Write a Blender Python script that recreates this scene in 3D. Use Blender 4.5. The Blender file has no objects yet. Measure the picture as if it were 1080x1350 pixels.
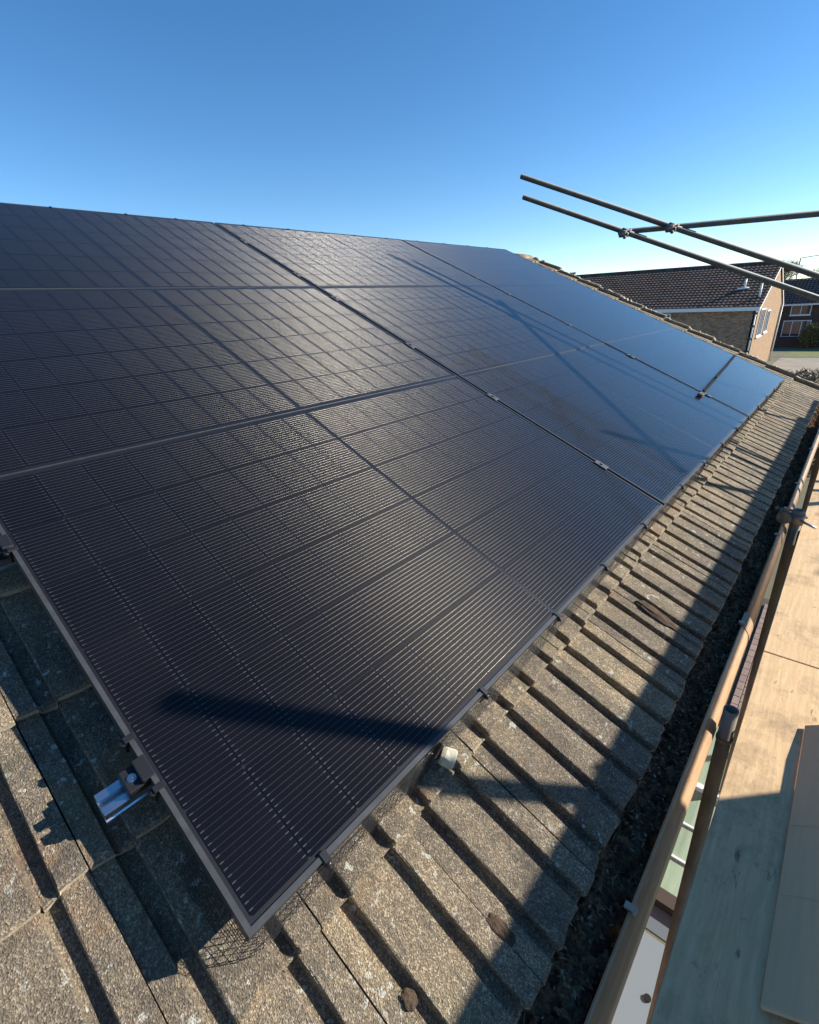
import bpy, math, random
from mathutils import Matrix, Vector

random.seed(7)
SC = bpy.context.scene
COL = SC.collection

# ------------------------------------------------------------------ camera, sky, sun, exposure
RIGHT = Vector((0.65482908, -0.75370701, -0.05589823))
DOWN = Vector((-0.32117005, -0.21055885, -0.92331726))
FWD = Vector((0.68414083, 0.62256783, -0.37994818))
CAM = Vector((-0.12920894, -0.4712829, 0.80403528))
cam_data = bpy.data.cameras.new('camera')
cam = bpy.data.objects.new('camera', cam_data)
COL.objects.link(cam)
rot = Matrix((RIGHT, -DOWN, -FWD)).transposed().to_4x4()
cam.matrix_world = Matrix.Translation(CAM) @ rot
cam_data.sensor_fit = 'HORIZONTAL'
cam_data.sensor_width = 36
cam_data.lens = 36 * 642.5 / 1080
cam_data.clip_start = 0.02
cam_data.clip_end = 6000
SC.camera = cam

SUN = Vector((0.648, -0.635, 0.42)).normalized()
ELEV = math.asin(SUN.z)
world = bpy.data.worlds.new('World')
SC.world = world
world.use_nodes = True
wn = world.node_tree
bg = wn.nodes['Background']
sky = wn.nodes.new('ShaderNodeTexSky')
sky.sky_type = 'NISHITA'
sky.sun_disc = False
sky.sun_elevation = ELEV
sky.sun_rotation = math.atan2(SUN.x, SUN.y)
sky.altitude = 60
sky.air_density = 0.75
sky.dust_density = 0.0
sky.ozone_density = 1.6
hs = wn.nodes.new('ShaderNodeHueSaturation')
hs.inputs['Saturation'].default_value = 1.27
wn.links.new(sky.outputs[0], hs.inputs['Color'])
wn.links.new(hs.outputs[0], bg.inputs[0])
bg.inputs[1].default_value = 0.103

sl = bpy.data.lights.new('sun', 'SUN')
sl.energy = 5.0
sl.angle = math.radians(0.53)
sl.color = (1.0, 0.945, 0.86)
so = bpy.data.objects.new('sun', sl)
COL.objects.link(so)
so.location = (20, -18, 14)
so.rotation_euler = SUN.to_track_quat('Z', 'Y').to_euler()

SC.view_settings.view_transform = 'Standard'
SC.view_settings.look = 'None'
SC.view_settings.exposure = 0.95
SC.view_settings.gamma = 1.0
SC.view_settings.use_curve_mapping = False
SC.cycles.transparent_max_bounces = 24

# ------------------------------------------------------------------ roof frame
TH = math.radians(25)
CT, ST = math.cos(TH), math.sin(TH)
MR = Matrix(((1, 0, 0, 0), (0, CT, -ST, 0), (0, ST, CT, 0), (0, 0, 0, 1)))   # (u, v, n) -> world
GZ = -5.4
I4 = Matrix.Identity(4)


def T(x, y, z):
    return Matrix.Translation((x, y, z))


def rw(u, v, n):
    return MR @ Vector((u, v, n))


# ------------------------------------------------------------------ materials
def mat(name, color=(.5, .5, .5), rough=.6, metal=0.0, spec=.5):
    m = bpy.data.materials.new(name)
    m.use_nodes = True
    b = m.node_tree.nodes['Principled BSDF']
    b.inputs['Base Color'].default_value = (*color, 1)
    b.inputs['Roughness'].default_value = rough
    b.inputs['Metallic'].default_value = metal
    b.inputs['Specular IOR Level'].default_value = spec
    return m


class NB:
    """small node helper around one material"""
    def __init__(self, m):
        self.t = m.node_tree
        self.b = self.t.nodes['Principled BSDF']

    def n(self, kind, **kw):
        x = self.t.nodes.new('ShaderNode' + kind)
        for k, v in kw.items():
            if k.startswith('i_'):
                key = k[2:].replace('_', ' ')
                if key.isdigit():
                    key = int(key)
                x.inputs[key].default_value = v
            else:
                setattr(x, k, v)
        return x

    def l(self, a, b):
        self.t.links.new(a, b)

    def coord(self, scale=(1, 1, 1), rnd=True, kind='Object'):
        tc = self.n('TexCoord')
        mp = self.n('Mapping')
        mp.inputs['Scale'].default_value = scale
        self.l(tc.outputs[kind], mp.inputs['Vector'])
        if rnd:
            oi = self.n('ObjectInfo')
            mu = self.n('Math', operation='MULTIPLY', i_1=57.0)
            self.l(oi.outputs['Random'], mu.inputs[0])
            cx = self.n('CombineXYZ')
            for k in range(3):
                self.l(mu.outputs[0], cx.inputs[k])
            self.l(cx.outputs[0], mp.inputs['Location'])
        return mp.outputs[0]

    def noise(self, vec, scale, detail=4, rough=.6):
        x = self.n('TexNoise', i_Scale=scale, i_Detail=detail, i_Roughness=rough)
        self.l(vec, x.inputs['Vector'])
        return x.outputs['Fac']

    def voro(self, vec, scale, feature='F1', out='Distance'):
        x = self.n('TexVoronoi', feature=feature, i_Scale=scale)
        self.l(vec, x.inputs['Vector'])
        return x.outputs[out]

    def ramp(self, fac, stops):
        x = self.n('ValToRGB')
        e = x.color_ramp.elements
        while len(e) < len(stops):
            e.new(.5)
        for k, (p, c) in enumerate(stops):
            e[k].position = p
            e[k].color = (*c, 1) if len(c) == 3 else c
        self.l(fac, x.inputs[0])
        return x.outputs[0]

    def band(self, fac, lo, hi):
        """0 below lo, 1 above hi"""
        x = self.n('MapRange')
        x.inputs['From Min'].default_value = lo
        x.inputs['From Max'].default_value = hi
        x.clamp = True
        self.l(fac, x.inputs['Value'])
        return x.outputs[0]

    def mul(self, a, b):
        x = self.n('Math', operation='MULTIPLY')
        self.l(a, x.inputs[0])
        if isinstance(b, (int, float)):
            x.inputs[1].default_value = b
        else:
            self.l(b, x.inputs[1])
        return x.outputs[0]

    def mix(self, fac, a, b, blend='MIX'):
        x = self.n('Mix', data_type='RGBA', blend_type=blend)
        for s, v in ((0, fac), (6, a), (7, b)):
            if isinstance(v, (int, float)):
                x.inputs[s].default_value = v
            elif isinstance(v, tuple):
                x.inputs[s].default_value = (*v, 1)
            else:
                self.l(v, x.inputs[s])
        return x.outputs[2]

    def bump(self, h, strength=.5, dist=.002):
        x = self.n('Bump', i_Strength=strength, i_Distance=dist)
        self.l(h, x.inputs['Height'])
        self.l(x.outputs[0], self.b.inputs['Normal'])

    def base(self, c):
        self.l(c, self.b.inputs['Base Color'])


def m_tile():
    m = mat('weathered_concrete_tile', (.2, .17, .13), .92, 0, .25)
    k = NB(m)
    v = k.coord((1, 1, 1))
    big = k.noise(v, 9, 5, .65)
    col = k.ramp(big, [(.25, (.118, .10, .08)), (.5, (.205, .170, .124)), (.75, (.29, .232, .156))])
    # exposed aggregate grains
    grain = k.n('TexVoronoi', feature='F1', i_Scale=420.0)
    k.l(v, grain.inputs['Vector'])
    gcol = k.ramp(grain.outputs['Color'], [(.1, (.42, .40, .37)), (.35, (.85, .82, .76)), (.6, (1.0, .95, .87)), (.85, (2.2, 2.1, 1.9))])
    col = k.mix(.8, col, gcol, 'MULTIPLY')
    fine = k.noise(v, 210, 3, .7)
    col = k.mix(k.band(fine, .60, .70), col, (.055, .05, .045))
    col = k.mix(k.mul(k.band(k.noise(v, 130, 2, .5), .66, .72), .6), col, (.48, .46, .40))
    oi = k.n('ObjectInfo')
    col = k.mix(1.0, col, k.ramp(oi.outputs['Random'], [(0, (.80, .80, .82)), (.5, (1.0, 1.0, 1.0)), (1, (1.2, 1.17, 1.1))]), 'MULTIPLY')
    # orange and yellow-green growth in soft patches
    col = k.mix(k.mul(k.band(k.noise(v, 6.5, 4, .6), .58, .74), .5), col, (.30, .15, .065))
    col = k.mix(k.mul(k.band(k.noise(v, 4.3, 5, .7), .60, .76), .45), col, (.15, .16, .06))
    # dark algae stains
    col = k.mix(k.mul(k.band(k.noise(v, 11, 7, .8), .53, .66), .7), col, (.06, .054, .048))
    col = k.mix(k.mul(k.band(k.noise(k.coord((9, 1, 1)), 5, 5, .7), .56, .68), .5), col, (.075, .07, .062))
    # lichen rosettes: pale rings
    wob = k.n('TexNoise', i_Scale=60.0, i_Detail=3.0)
    k.l(v, wob.inputs['Vector'])
    vm = k.n('VectorMath', operation='SCALE')
    k.l(wob.outputs['Color'], vm.inputs[0])
    vm.inputs['Scale'].default_value = .022
    va = k.n('VectorMath', operation='ADD')
    k.l(v, va.inputs[0])
    k.l(vm.outputs[0], va.inputs[1])
    vo = k.n('TexVoronoi', feature='F1', i_Scale=24.0)
    k.l(va.outputs[0], vo.inputs['Vector'])
    ring = k.ramp(vo.outputs['Distance'], [(0, (.35, .35, .35)), (.10, (0, 0, 0)), (.145, (.05, .05, .05)), (.185, (1, 1, 1)), (.225, (0, 0, 0))])
    sel = k.band(k.n('SeparateColor').outputs[0], 0, 1)
    sc = k.n('SeparateColor')
    k.l(vo.outputs['Color'], sc.inputs[0])
    sel = k.band(sc.outputs[0], .52, .54)
    brk = k.band(k.noise(v, 110, 2, .5), .47, .58)
    col = k.mix(k.mul(k.mul(k.mul(ring, sel), brk), .85), col, (.50, .48, .40))
    blot = k.mul(k.band(k.noise(v, 48, 3, .6), .62, .66), k.band(k.noise(v, 7, 2, .5), .46, .56))
    col = k.mix(k.mul(blot, .8), col, (.46, .45, .38))
    k.base(col)
    h = k.n('Math', operation='ADD')
    k.l(grain.outputs['Distance'], h.inputs[0])
    k.l(k.mul(k.noise(v, 150, 5, .75), 1.6), h.inputs[1])
    k.bump(h.outputs[0], .8, .0022)
    return m


def m_noise(name, stops, scale, rough=.8, bump=0, dist=.003, stretch=(1, 1, 1), rnd=True, metal=0, spec=.4, detail=5, kind='Object'):
    m = mat(name, stops[0][1], rough, metal, spec)
    k = NB(m)
    v = k.coord(stretch, rnd, kind)
    f = k.noise(v, scale, detail, .65)
    k.base(k.ramp(f, stops))
    if bump:
        k.bump(k.noise(v, scale * 3, 4, .7), bump, dist)
    return m


def m_ply():
    m = mat('bare_plywood', (.6, .45, .28), .75, 0, .3)
    k = NB(m)
    v = k.coord((1, 1, 1))
    vs = k.coord((3.2, 46, 1))
    wav = k.n('TexWave', wave_type='BANDS', bands_direction='Y', i_Scale=3.4, i_Distortion=9.0, i_Detail=4.0)
    wav.inputs['Detail Scale'].default_value = 1.4
    k.l(k.coord((.55, 3.6, 1)), wav.inputs['Vector'])
    g = k.noise(vs, 3, 6, .7)
    col = k.ramp(g, [(.2, (.57, .36, .175)), (.5, (.73, .49, .255)), (.8, (.83, .59, .34))])
    col = k.mix(k.mul(wav.outputs['Fac'], .32), col, (.52, .36, .19))
    # knots
    kn = k.n('TexVoronoi', feature='F1', i_Scale=3.4)
    k.l(k.coord((1.0, 1.9, 1)), kn.inputs['Vector'])
    col = k.mix(k.mul(k.band(kn.outputs['Distance'], .17, .05), .75), col, (.20, .115, .06))
    # boot dirt and scuffs
    col = k.mix(k.mul(k.band(k.noise(v, 4.5, 8, .78), .50, .66), .62), col, (.24, .16, .09))
    col = k.mix(k.mul(k.band(k.noise(k.coord((1, 3, 1)), 11, 5, .7), .62, .70), .75), col, (.15, .10, .06))
    col = k.mix(k.mul(k.band(k.noise(v, 33, 4, .7), .62, .72), .45), col, (.24, .18, .12))
    col = k.mix(k.mul(k.band(k.noise(k.coord((1, 7, 1)), 26, 4, .7), .60, .7), .4), col, (.33, .24, .15))
    k.base(col)
    k.bump(g, .35, .002)
    return m


def m_brick(name, c1, c2, mortar, scale=1.0, rough=.9):
    m = mat(name, c1, rough, 0, .2)
    k = NB(m)
    tc = k.n('TexCoord')
    br = k.n('TexBrick')
    sx = k.n('SeparateXYZ')
    k.l(tc.outputs['Object'], sx.inputs[0])
    ad = k.n('Math', operation='ADD')
    k.l(sx.outputs[0], ad.inputs[0])
    k.l(sx.outputs[1], ad.inputs[1])
    cb = k.n('CombineXYZ')
    k.l(ad.outputs[0], cb.inputs[0])
    k.l(sx.outputs[2], cb.inputs[1])
    k.l(cb.outputs[0], br.inputs['Vector'])
    br.inputs['Scale'].default_value = scale
    br.inputs['Brick Width'].default_value = .225
    br.inputs['Row Height'].default_value = .075
    br.inputs['Mortar Size'].default_value = .008
    br.inputs['Color1'].default_value = (*c1, 1)
    br.inputs['Color2'].default_value = (*c2, 1)
    br.inputs['Mortar'].default_value = (*mortar, 1)
    n = k.noise(tc.outputs['Object'], 2.6, 8, .85)
    col = k.mix(.6, br.outputs['Color'], k.ramp(n, [(.3, (.4, .4, .42)), (.7, (1.45, 1.4, 1.35))]), 'MULTIPLY')
    k.base(col)
    return m


def m_glass(name, ior=1.42, rough=.06, tint=(1, 1, 1)):
    m = bpy.data.materials.new(name)
    m.use_nodes = True
    t = m.node_tree
    for x in list(t.nodes):
        t.nodes.remove(x)
    out = t.nodes.new('ShaderNodeOutputMaterial')
    mx = t.nodes.new('ShaderNodeMixShader')
    tr = t.nodes.new('ShaderNodeBsdfTransparent')
    tr.inputs[0].default_value = (*tint, 1)
    gl = t.nodes.new('ShaderNodeBsdfGlossy')
    gl.inputs['Roughness'].default_value = rough
    fr = t.nodes.new('ShaderNodeFresnel')
    # same index from either side of the sheet
    ge = t.nodes.new('ShaderNodeNewGeometry')
    mr = t.nodes.new('ShaderNodeMapRange')
    mr.inputs['To Min'].default_value = ior
    mr.inputs['To Max'].default_value = 1 / ior
    t.links.new(ge.outputs['Backfacing'], mr.inputs['Value'])
    t.links.new(mr.outputs[0], fr.inputs[0])
    t.links.new(fr.outputs[0], mx.inputs[0])
    t.links.new(tr.outputs[0], mx.inputs[1])
    t.links.new(gl.outputs[0], mx.inputs[2])
    t.links.new(mx.outputs[0], out.inputs[0])
    return m


M = {}
M['tile'] = m_tile()
M['tile_edge'] = m_noise('lime_mortar', [(.3, (.25, .21, .15)), (.6, (.42, .36, .26)), (.8, (.55, .49, .37))], 40, .95, .8, .004)
M['felt'] = mat('roofing_felt', (.03, .03, .032), .9)
def m_cell():
    m = mat('silicon_cell', (.012, .012, .018), .5, 0, .12)
    k = NB(m)
    v = k.coord((1, 1, 1))
    f = k.noise(v, 3, 2, .5)
    k.base(k.ramp(f, [(.3, (.004, .0038, .006)), (.7, (.0065, .006, .0085))]))
    k.b.inputs['Roughness'].default_value = .52
    k.b.inputs['Specular IOR Level'].default_value = .07
    k.b.inputs['Specular Tint'].default_value = (1.0, .9, .72, 1)
    k.b.inputs['Anisotropic'].default_value = .97
    tg = k.n('CombineXYZ')
    tg.inputs[0].default_value, tg.inputs[1].default_value, tg.inputs[2].default_value = 0, math.cos(math.radians(25)), math.sin(math.radians(25))
    k.l(tg.outputs[0], k.b.inputs['Tangent'])
    return m
M['cell'] = m_cell()
M['backsheet'] = mat('black_backsheet', (.006, .006, .008), .6, 0, .3)
M['wire'] = mat('tinned_busbar', (.145, .137, .118), .29, .95)
M['pad'] = mat('solder_pad', (.072, .073, .078), .45, .3)
M['frame'] = m_noise('black_anodised_frame', [(.3, (.042, .044, .047)), (.7, (.066, .068, .072))], 30, .42, metal=.25)
M['pv_glass'] = m_glass('solar_glass', 1.37, .10)
M['alu'] = m_noise('mill_aluminium', [(.3, (.62, .64, .66)), (.7, (.80, .82, .84))], 25, .27, stretch=(1, 40, 40), metal=1)
M['black_metal'] = mat('black_clamp', (.02, .02, .022), .38, .3)
M['clamp_grey'] = mat('grey_clamp', (.075, .075, .08), .55, .3)
M['bolt'] = mat('stainless_bolt', (.6, .6, .6), .25, 1)
M['bar_black'] = mat('matt_black', (.008, .008, .009), .95, 0, .1)
M['plastic'] = mat('black_clip_plastic', (.012, .012, .014), .4)
M['mesh'] = mat('coated_mesh_wire', (.045, .045, .047), .42, .4)
M['gutter'] = m_noise('brown_gutter_plastic', [(.3, (.30, .175, .09)), (.55, (.39, .235, .125)), (.8, (.46, .30, .17))], 14, .48, stretch=(1, 9, 9), rnd=False)
M['clip'] = mat('faded_clip', (.42, .33, .25), .5)
M['white_pvc'] = m_noise('white_pvc', [(.3, (.70, .71, .71)), (.7, (.80, .80, .79))], 8, .4)
M['tube'] = m_noise('galvanised_tube', [(.3, (.14, .12, .09)), (.55, (.23, .195, .15)), (.8, (.32, .27, .21))], 28, .7, .2, .0006, stretch=(1, 1, .25), metal=.1)
M['dark_tube'] = m_noise('weathered_dark_tube', [(.3, (.05, .062, .066)), (.6, (.08, .095, .10)), (.8, (.12, .13, .13))], 22, .6, .2, .0006, stretch=(1, 1, .25), metal=.2)
M['coupler'] = m_noise('rusty_coupler', [(.3, (.12, .085, .06)), (.55, (.2, .17, .145)), (.8, (.34, .32, .29))], 40, .55, .4, .001, metal=.5)
M['ply'] = m_ply()
M['board'] = m_noise('scaffold_board', [(.3, (.30, .21, .12)), (.6, (.42, .31, .19)), (.8, (.5, .39, .26))], 4, .8, .3, .002, stretch=(1, 12, 12))
M['carton'] = m_noise('brown_cardboard', [(.3, (.72, .45, .235)), (.7, (.78, .51, .28))], 6, .85, .15, .001, stretch=(1, 14, 1))
M['brick_red'] = m_brick('brown_brick', (.46, .26, .155), (.17, .105, .075), (.36, .3, .24))
M['brick_buff'] = m_brick('buff_brick', (.34, .215, .115), (.25, .15, .08), (.33, .26, .18))
M['brick_dark'] = m_brick('dark_brick', (.10, .065, .05), (.07, .045, .035), (.12, .1, .085))
M['far_tile'] = m_noise('brown_roof_tile', [(.3, (.048, .032, .026)), (.5, (.085, .056, .044)), (.75, (.14, .098, .078))], 1.6, .9, detail=8, rnd=False)
M['far_tile2'] = m_noise('grey_roof_tile', [(.3, (.045, .038, .04)), (.7, (.08, .068, .068))], 1.2, .9, rnd=False)
M['win'] = mat('window_glass', (.05, .06, .07), .05, 0, .8)
M['moss'] = m_noise('moss', [(.3, (.085, .075, .025)), (.6, (.18, .15, .055)), (.8, (.27, .22, .10))], 60, .95)
M['moss_brown'] = m_noise('brown_moss', [(.3, (.045, .028, .016)), (.6, (.09, .058, .034)), (.8, (.14, .10, .06))], 90, .95, .9, .004)
M['soil'] = m_noise('gutter_soil', [(.32, (.03, .018, .011)), (.48, (.12, .07, .038)), (.62, (.27, .17, .085)), (.78, (.38, .27, .15))], 38, .95, .9, .006, rnd=False)
M['straw'] = mat('dry_stalk', (.30, .23, .13), .9)
M['rust_leaf'] = mat('rotten_leaf', (.27, .13, .07), .9)
M['pale_leaf'] = mat('pale_debris', (.34, .28, .18), .9)
M['stone'] = m_noise('pale_mortar_lump', [(.3, (.42, .38, .28)), (.7, (.58, .54, .42))], 30, .95, .6, .003)
M['ground'] = m_noise('ground_earth', [(.3, (.10, .09, .055)), (.55, (.15, .135, .075)), (.8, (.2, .175, .11))], .35, .95, rnd=False, detail=9)
M['grass'] = m_noise('grass', [(.3, (.10, .12, .03)), (.7, (.19, .2, .06))], 1.3, .95, rnd=False)
M['path'] = m_noise('concrete_path', [(.3, (.22, .19, .15)), (.7, (.33, .29, .23))], .8, .95, rnd=False)
M['paver'] = m_noise('block_paver', [(.3, (.20, .14, .11)), (.7, (.30, .22, .175))], 3, .9)
M['sand'] = mat('joint_sand', (.06, .05, .04), .95)
M['twig'] = m_noise('winter_twig', [(.3, (.10, .072, .045)), (.7, (.19, .14, .085))], 3, .95)
M['bark'] = mat('bark', (.07, .055, .042), .95)
M['conifer'] = m_noise('conifer_leaf', [(.3, (.015, .022, .015)), (.7, (.035, .045, .028))], 3, .95)
M['leanto_glass'] = m_noise('tinted_roof_glass', [(.25, (.17, .24, .17)), (.5, (.30, .38, .28)), (.75, (.44, .50, .42))], 2.3, .1, stretch=(.5, 5, 1), spec=.7)
M['grey_board'] = mat('pale_grey_board', (.20, .235, .26), .45)
M['slate'] = mat('slate_grey', (.12, .14, .16), .5)
M['dark_frame'] = mat('dark_wood_frame', (.05, .032, .022), .6)


# ------------------------------------------------------------------ mesh helpers
class MB:
    def __init__(self):
        self.v, self.f, self.m, self.s = [], [], [], []

    def face(self, ids, mi=0, smooth=False):
        self.f.append(tuple(ids))
        self.m.append(mi)
        self.s.append(smooth)

    def quadv(self, pts, mi=0):
        b = len(self.v)
        self.v += [tuple(p) for p in pts]
        self.face(range(b, b + len(pts)), mi)

    def box(self, lo, hi, mi=0, mx=None):
        b = len(self.v)
        x0, y0, z0 = lo
        x1, y1, z1 = hi
        ps = [(x0, y0, z0), (x1, y0, z0), (x1, y1, z0), (x0, y1, z0), (x0, y0, z1), (x1, y0, z1), (x1, y1, z1), (x0, y1, z1)]
        if mx is not None:
            ps = [tuple(mx @ Vector(p)) for p in ps]
        self.v += ps
        for q in ((0, 3, 2, 1), (4, 5, 6, 7), (0, 1, 5, 4), (1, 2, 6, 5), (2, 3, 7, 6), (3, 0, 4, 7)):
            self.face([b + i for i in q], mi)

    def bevbox(self, lo, hi, r, mi=0, mx=None):
        """box with chamfered edges"""
        x0, y0, z0 = lo
        x1, y1, z1 = hi
        import bmesh
        bm = bmesh.new()
        bmesh.ops.create_cube(bm, size=1)
        for w in bm.verts:
            w.co = Vector(((x0 + x1) / 2 + w.co.x * (x1 - x0), (y0 + y1) / 2 + w.co.y * (y1 - y0), (z0 + z1) / 2 + w.co.z * (z1 - z0)))
        bmesh.ops.bevel(bm, geom=bm.edges[:], offset=r, segments=1, affect='EDGES')
        bm.verts.index_update()
        b = len(self.v)
        for w in bm.verts:
            self.v.append(tuple(mx @ w.co) if mx is not None else tuple(w.co))
        for f in bm.faces:
            self.face([b + w.index for w in f.verts], mi)
        bm.free()

    def tube(self, p0, p1, r, seg=12, mi=0, caps=True, r1=None, hollow=0):
        p0, p1 = Vector(p0), Vector(p1)
        d = (p1 - p0).normalized()
        a = d.orthogonal().normalized()
        c = d.cross(a)
        r1 = r if r1 is None else r1
        b = len(self.v)
        for p, rr in ((p0, r), (p1, r1)):
            for k in range(seg):
                t = 2 * math.pi * k / seg
                self.v.append(tuple(p + (a * math.cos(t) + c * math.sin(t)) * rr))
        for k in range(seg):
            j = (k + 1) % seg
            self.face([b + k, b + j, b + seg + j, b + seg + k], mi, True)
        if not caps:
            return
        if hollow:
            e = len(self.v)
            for p, off in ((p0, 0), (p1, 0), (p0, .0), (p1, .0)):
                pass
            for p, inn in ((p0, hollow), (p1, -hollow)):
                s = len(self.v)
                base = b if p is p0 else b + seg
                ri = r * .86
                for k in range(seg):
                    t = 2 * math.pi * k / seg
                    self.v.append(tuple(p + (a * math.cos(t) + c * math.sin(t)) * ri))
                for k in range(seg):
                    t = 2 * math.pi * k / seg
                    self.v.append(tuple(p + d * inn + (a * math.cos(t) + c * math.sin(t)) * ri))
                for k in range(seg):
                    j = (k + 1) % seg
                    self.face([base + k, base + j, s + j, s + k], mi)
                    self.face([s + k, s + j, s + seg + j, s + seg + k], mi, True)
                self.face([s + seg + k for k in range(seg)], mi)
        else:
            self.face([b + k for k in range(seg)][::-1], mi)
            self.face([b + seg + k for k in range(seg)], mi)

    def extrude(self, prof, x0, x1, mi=0, caps=True, smooth=False):
        """prof: closed list of (y, z), run along x"""
        b = len(self.v)
        n = len(prof)
        for x in (x0, x1):
            self.v += [(x, y, z) for y, z in prof]
        for k in range(n):
            j = (k + 1) % n
            self.face([b + k, b + n + k, b + n + j, b + j], mi, smooth)
        if caps:
            self.face([b + k for k in range(n)], mi)
            self.face([b + n + k for k in range(n)][::-1], mi)

    def mesh(self, name, mats):
        me = bpy.data.meshes.new(name)
        me.from_pydata(self.v, [], self.f)
        for x in mats:
            me.materials.append(x)
        me.polygons.foreach_set('material_index', self.m)
        me.polygons.foreach_set('use_smooth', self.s)
        me.update()
        return me


WORLD = {}


def place(o, mw, parent=None):
    WORLD[o.name] = mw.copy()
    if parent is not None:
        o.parent = parent
        o.matrix_basis = WORLD[parent.name].inverted() @ mw
    else:
        o.matrix_basis = mw
    return o


def thing(name, label, cat, mw=I4, group=None):
    o = bpy.data.objects.new(name, None)
    o.empty_display_size = .1
    COL.objects.link(o)
    o['label'] = label
    o['category'] = cat
    if group:
        o['group'] = group
    return place(o, mw)


def obj(name, data, mats=None, mw=I4, parent=None, label=None, cat=None, group=None, kind=None):
    me = data.mesh(name, mats if isinstance(mats, (list, tuple)) else [mats]) if isinstance(data, MB) else data
    o = bpy.data.objects.new(name, me)
    COL.objects.link(o)
    for k, x in (('label', label), ('category', cat), ('group', group), ('kind', kind)):
        if x:
            o[k] = x
    return place(o, mw, parent)


def ico(name, r, sub, jit, seed, squash=(1, 1, 1)):
    import bmesh
    rr = random.Random(seed)
    bm = bmesh.new()
    bmesh.ops.create_icosphere(bm, subdivisions=sub, radius=r)
    for w in bm.verts:
        w.co *= 1 + rr.uniform(-jit, jit)
        w.co.x *= squash[0]
        w.co.y *= squash[1]
        w.co.z *= squash[2]
    return bm


# ================================================================== GROUND AND SKYLINE SETTING
g = MB()
g.quadv([(-900, -1500, 0), (2500, -1500, 0), (2500, 1500, 0), (-900, 1500, 0)])
obj('ground', g, M['ground'], T(0, 0, GZ), kind='structure')
g = MB()
g.quadv([(62, -14, 0), (69, -14, 0), (69, 5, 0), (62, 5, 0)])
obj('lawn', g, M['grass'], T(0, 0, GZ + .004), kind='structure')
g = MB()
g.quadv([(47, -20, 0), (61, -20, 0), (61, 5.0, 0), (47, 5.0, 0)])
obj('path', g, M['path'], T(0, 0, GZ + .008), kind='structure')

# patio of block pavers under the scaffold gap
g = MB()
g.quadv([(4.6, -1.2, 0), (11.6, -1.2, 0), (11.6, -.08, 0), (4.6, -.08, 0)])
patio = obj('patio', g, M['sand'], T(0, 0, GZ + .004), kind='structure')
pm = MB()
pm.bevbox((.004, .004, 0), (.206, .101, .03), .004)
pv = pm.mesh('paver', [M['paver']])
for r in range(7):
    for c in range(30):
        x = 5.0 + c * .21 + (.105 if r % 2 else 0)
        obj('paver', pv, mw=T(x, -.86 + r * .105, GZ + .006 + random.uniform(0, .003)), parent=patio)

# ================================================================== HOUSE WITH THE ARRAY
house = thing('house', 'house under the tiled roof that carries the solar panels', 'house', T(0, 0, GZ))
TW, PER, GAU = .2194, .1097, .316
U0 = .105
V0 = -.3775
NT = -.105
JL, JR = -5, 31          # tile columns
UL, UR = U0 + TW * JL, U0 + TW * JR
RIDGE_V = 3.64

# roof deck (felt) and rear slope
rd = MB()
rd.box((UL - 3.5, V0 + .03, -.20), (UR - .02, RIDGE_V, -.172))
roof = obj('roof', rd, M['felt'], MR, house)
rid = rw(0, RIDGE_V, -.172)
rb = MB()
rb.quadv([(UL - 3.5, rid.y, rid.z), (UR, rid.y, rid.z), (UR, rid.y + 3.6, rid.z - 1.68), (UL - 3.5, rid.y + 3.6, rid.z - 1.68)])
rb.quadv([(UL - 3.5, rid.y, rid.z - .03), (UR, rid.y, rid.z - .03), (UR, rid.y + 3.6, rid.z - 1.71), (UL - 3.5, rid.y + 3.6, rid.z - 1.71)][::-1])
obj('rear_slope', rb, M['far_tile'], I4, house)


def tile_profile():
    pts = []
    for k in range(2):
        o = k * PER
        pts += [(o + .000, 0), (o + .036, 0), (o + .0405, -.017), (o + .0425, -.019), (o + .0640, -.019), (o + .0662, -.0015), (o + .0685, 0)]
    pts.append((2 * PER, 0))
    return pts


def tile_mesh(seed, length=.392, wid_gap=.0022):
    rr = random.Random(seed)
    prof = tile_profile()
    ys = [0, .005, .05, .12, .19, .26, .316, length]
    ys = [y for y in ys if y < length] + [length]
    mb = MB()
    n = len(prof)
    nose = [rr.uniform(-.004, .005) for _ in range(n)]
    for iy, y in enumerate(ys):
        for ix, (x, z) in enumerate(prof):
            xx = min(max(x, wid_gap * .5), TW - wid_gap * .5)
            zz = z - y / GAU * .019
            if 0 < iy < len(ys) - 1 or True:
                zz += rr.uniform(-.0007, .0007)
            yy = y
            if iy == 0:
                zz -= .005
                yy += nose[ix]
            elif iy == 1:
                yy += nose[ix] + rr.uniform(-.001, .002)
            xx += 0 if ix in (0, n - 1) else rr.uniform(-.0008, .0008)
            mb.v.append((xx, yy, zz))
    nt = len(mb.v)
    for iy, y in enumerate((0, length)):
        for ix, (x, z) in enumerate(prof):
            xx = min(max(x, wid_gap * .5), TW - wid_gap * .5)
            mb.v.append((xx, y + (nose[ix] if iy == 0 else 0), z * .93 - .017 - y / GAU * .019))
    R = len(ys)
    for iy in range(R - 1):
        for ix in range(n - 1):
            a = iy * n + ix
            mb.face([a, a + 1, a + n + 1, a + n])
    for ix in range(n - 1):
        mb.face([nt + ix, nt + ix + 1, ix + 1, ix], 1)
        e = (R - 1) * n
        mb.face([e + ix, e + ix + 1, nt + n + ix + 1, nt + n + ix])
        mb.face([nt + ix, nt + n + ix, nt + n + ix + 1, nt + ix + 1])
    for ix in (0, n - 1):
        col = [iy * n + ix for iy in range(R)]
        ids = col + [nt + n + ix, nt + ix]
        mb.face(ids if ix == 0 else ids[::-1])
    return mb


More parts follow.
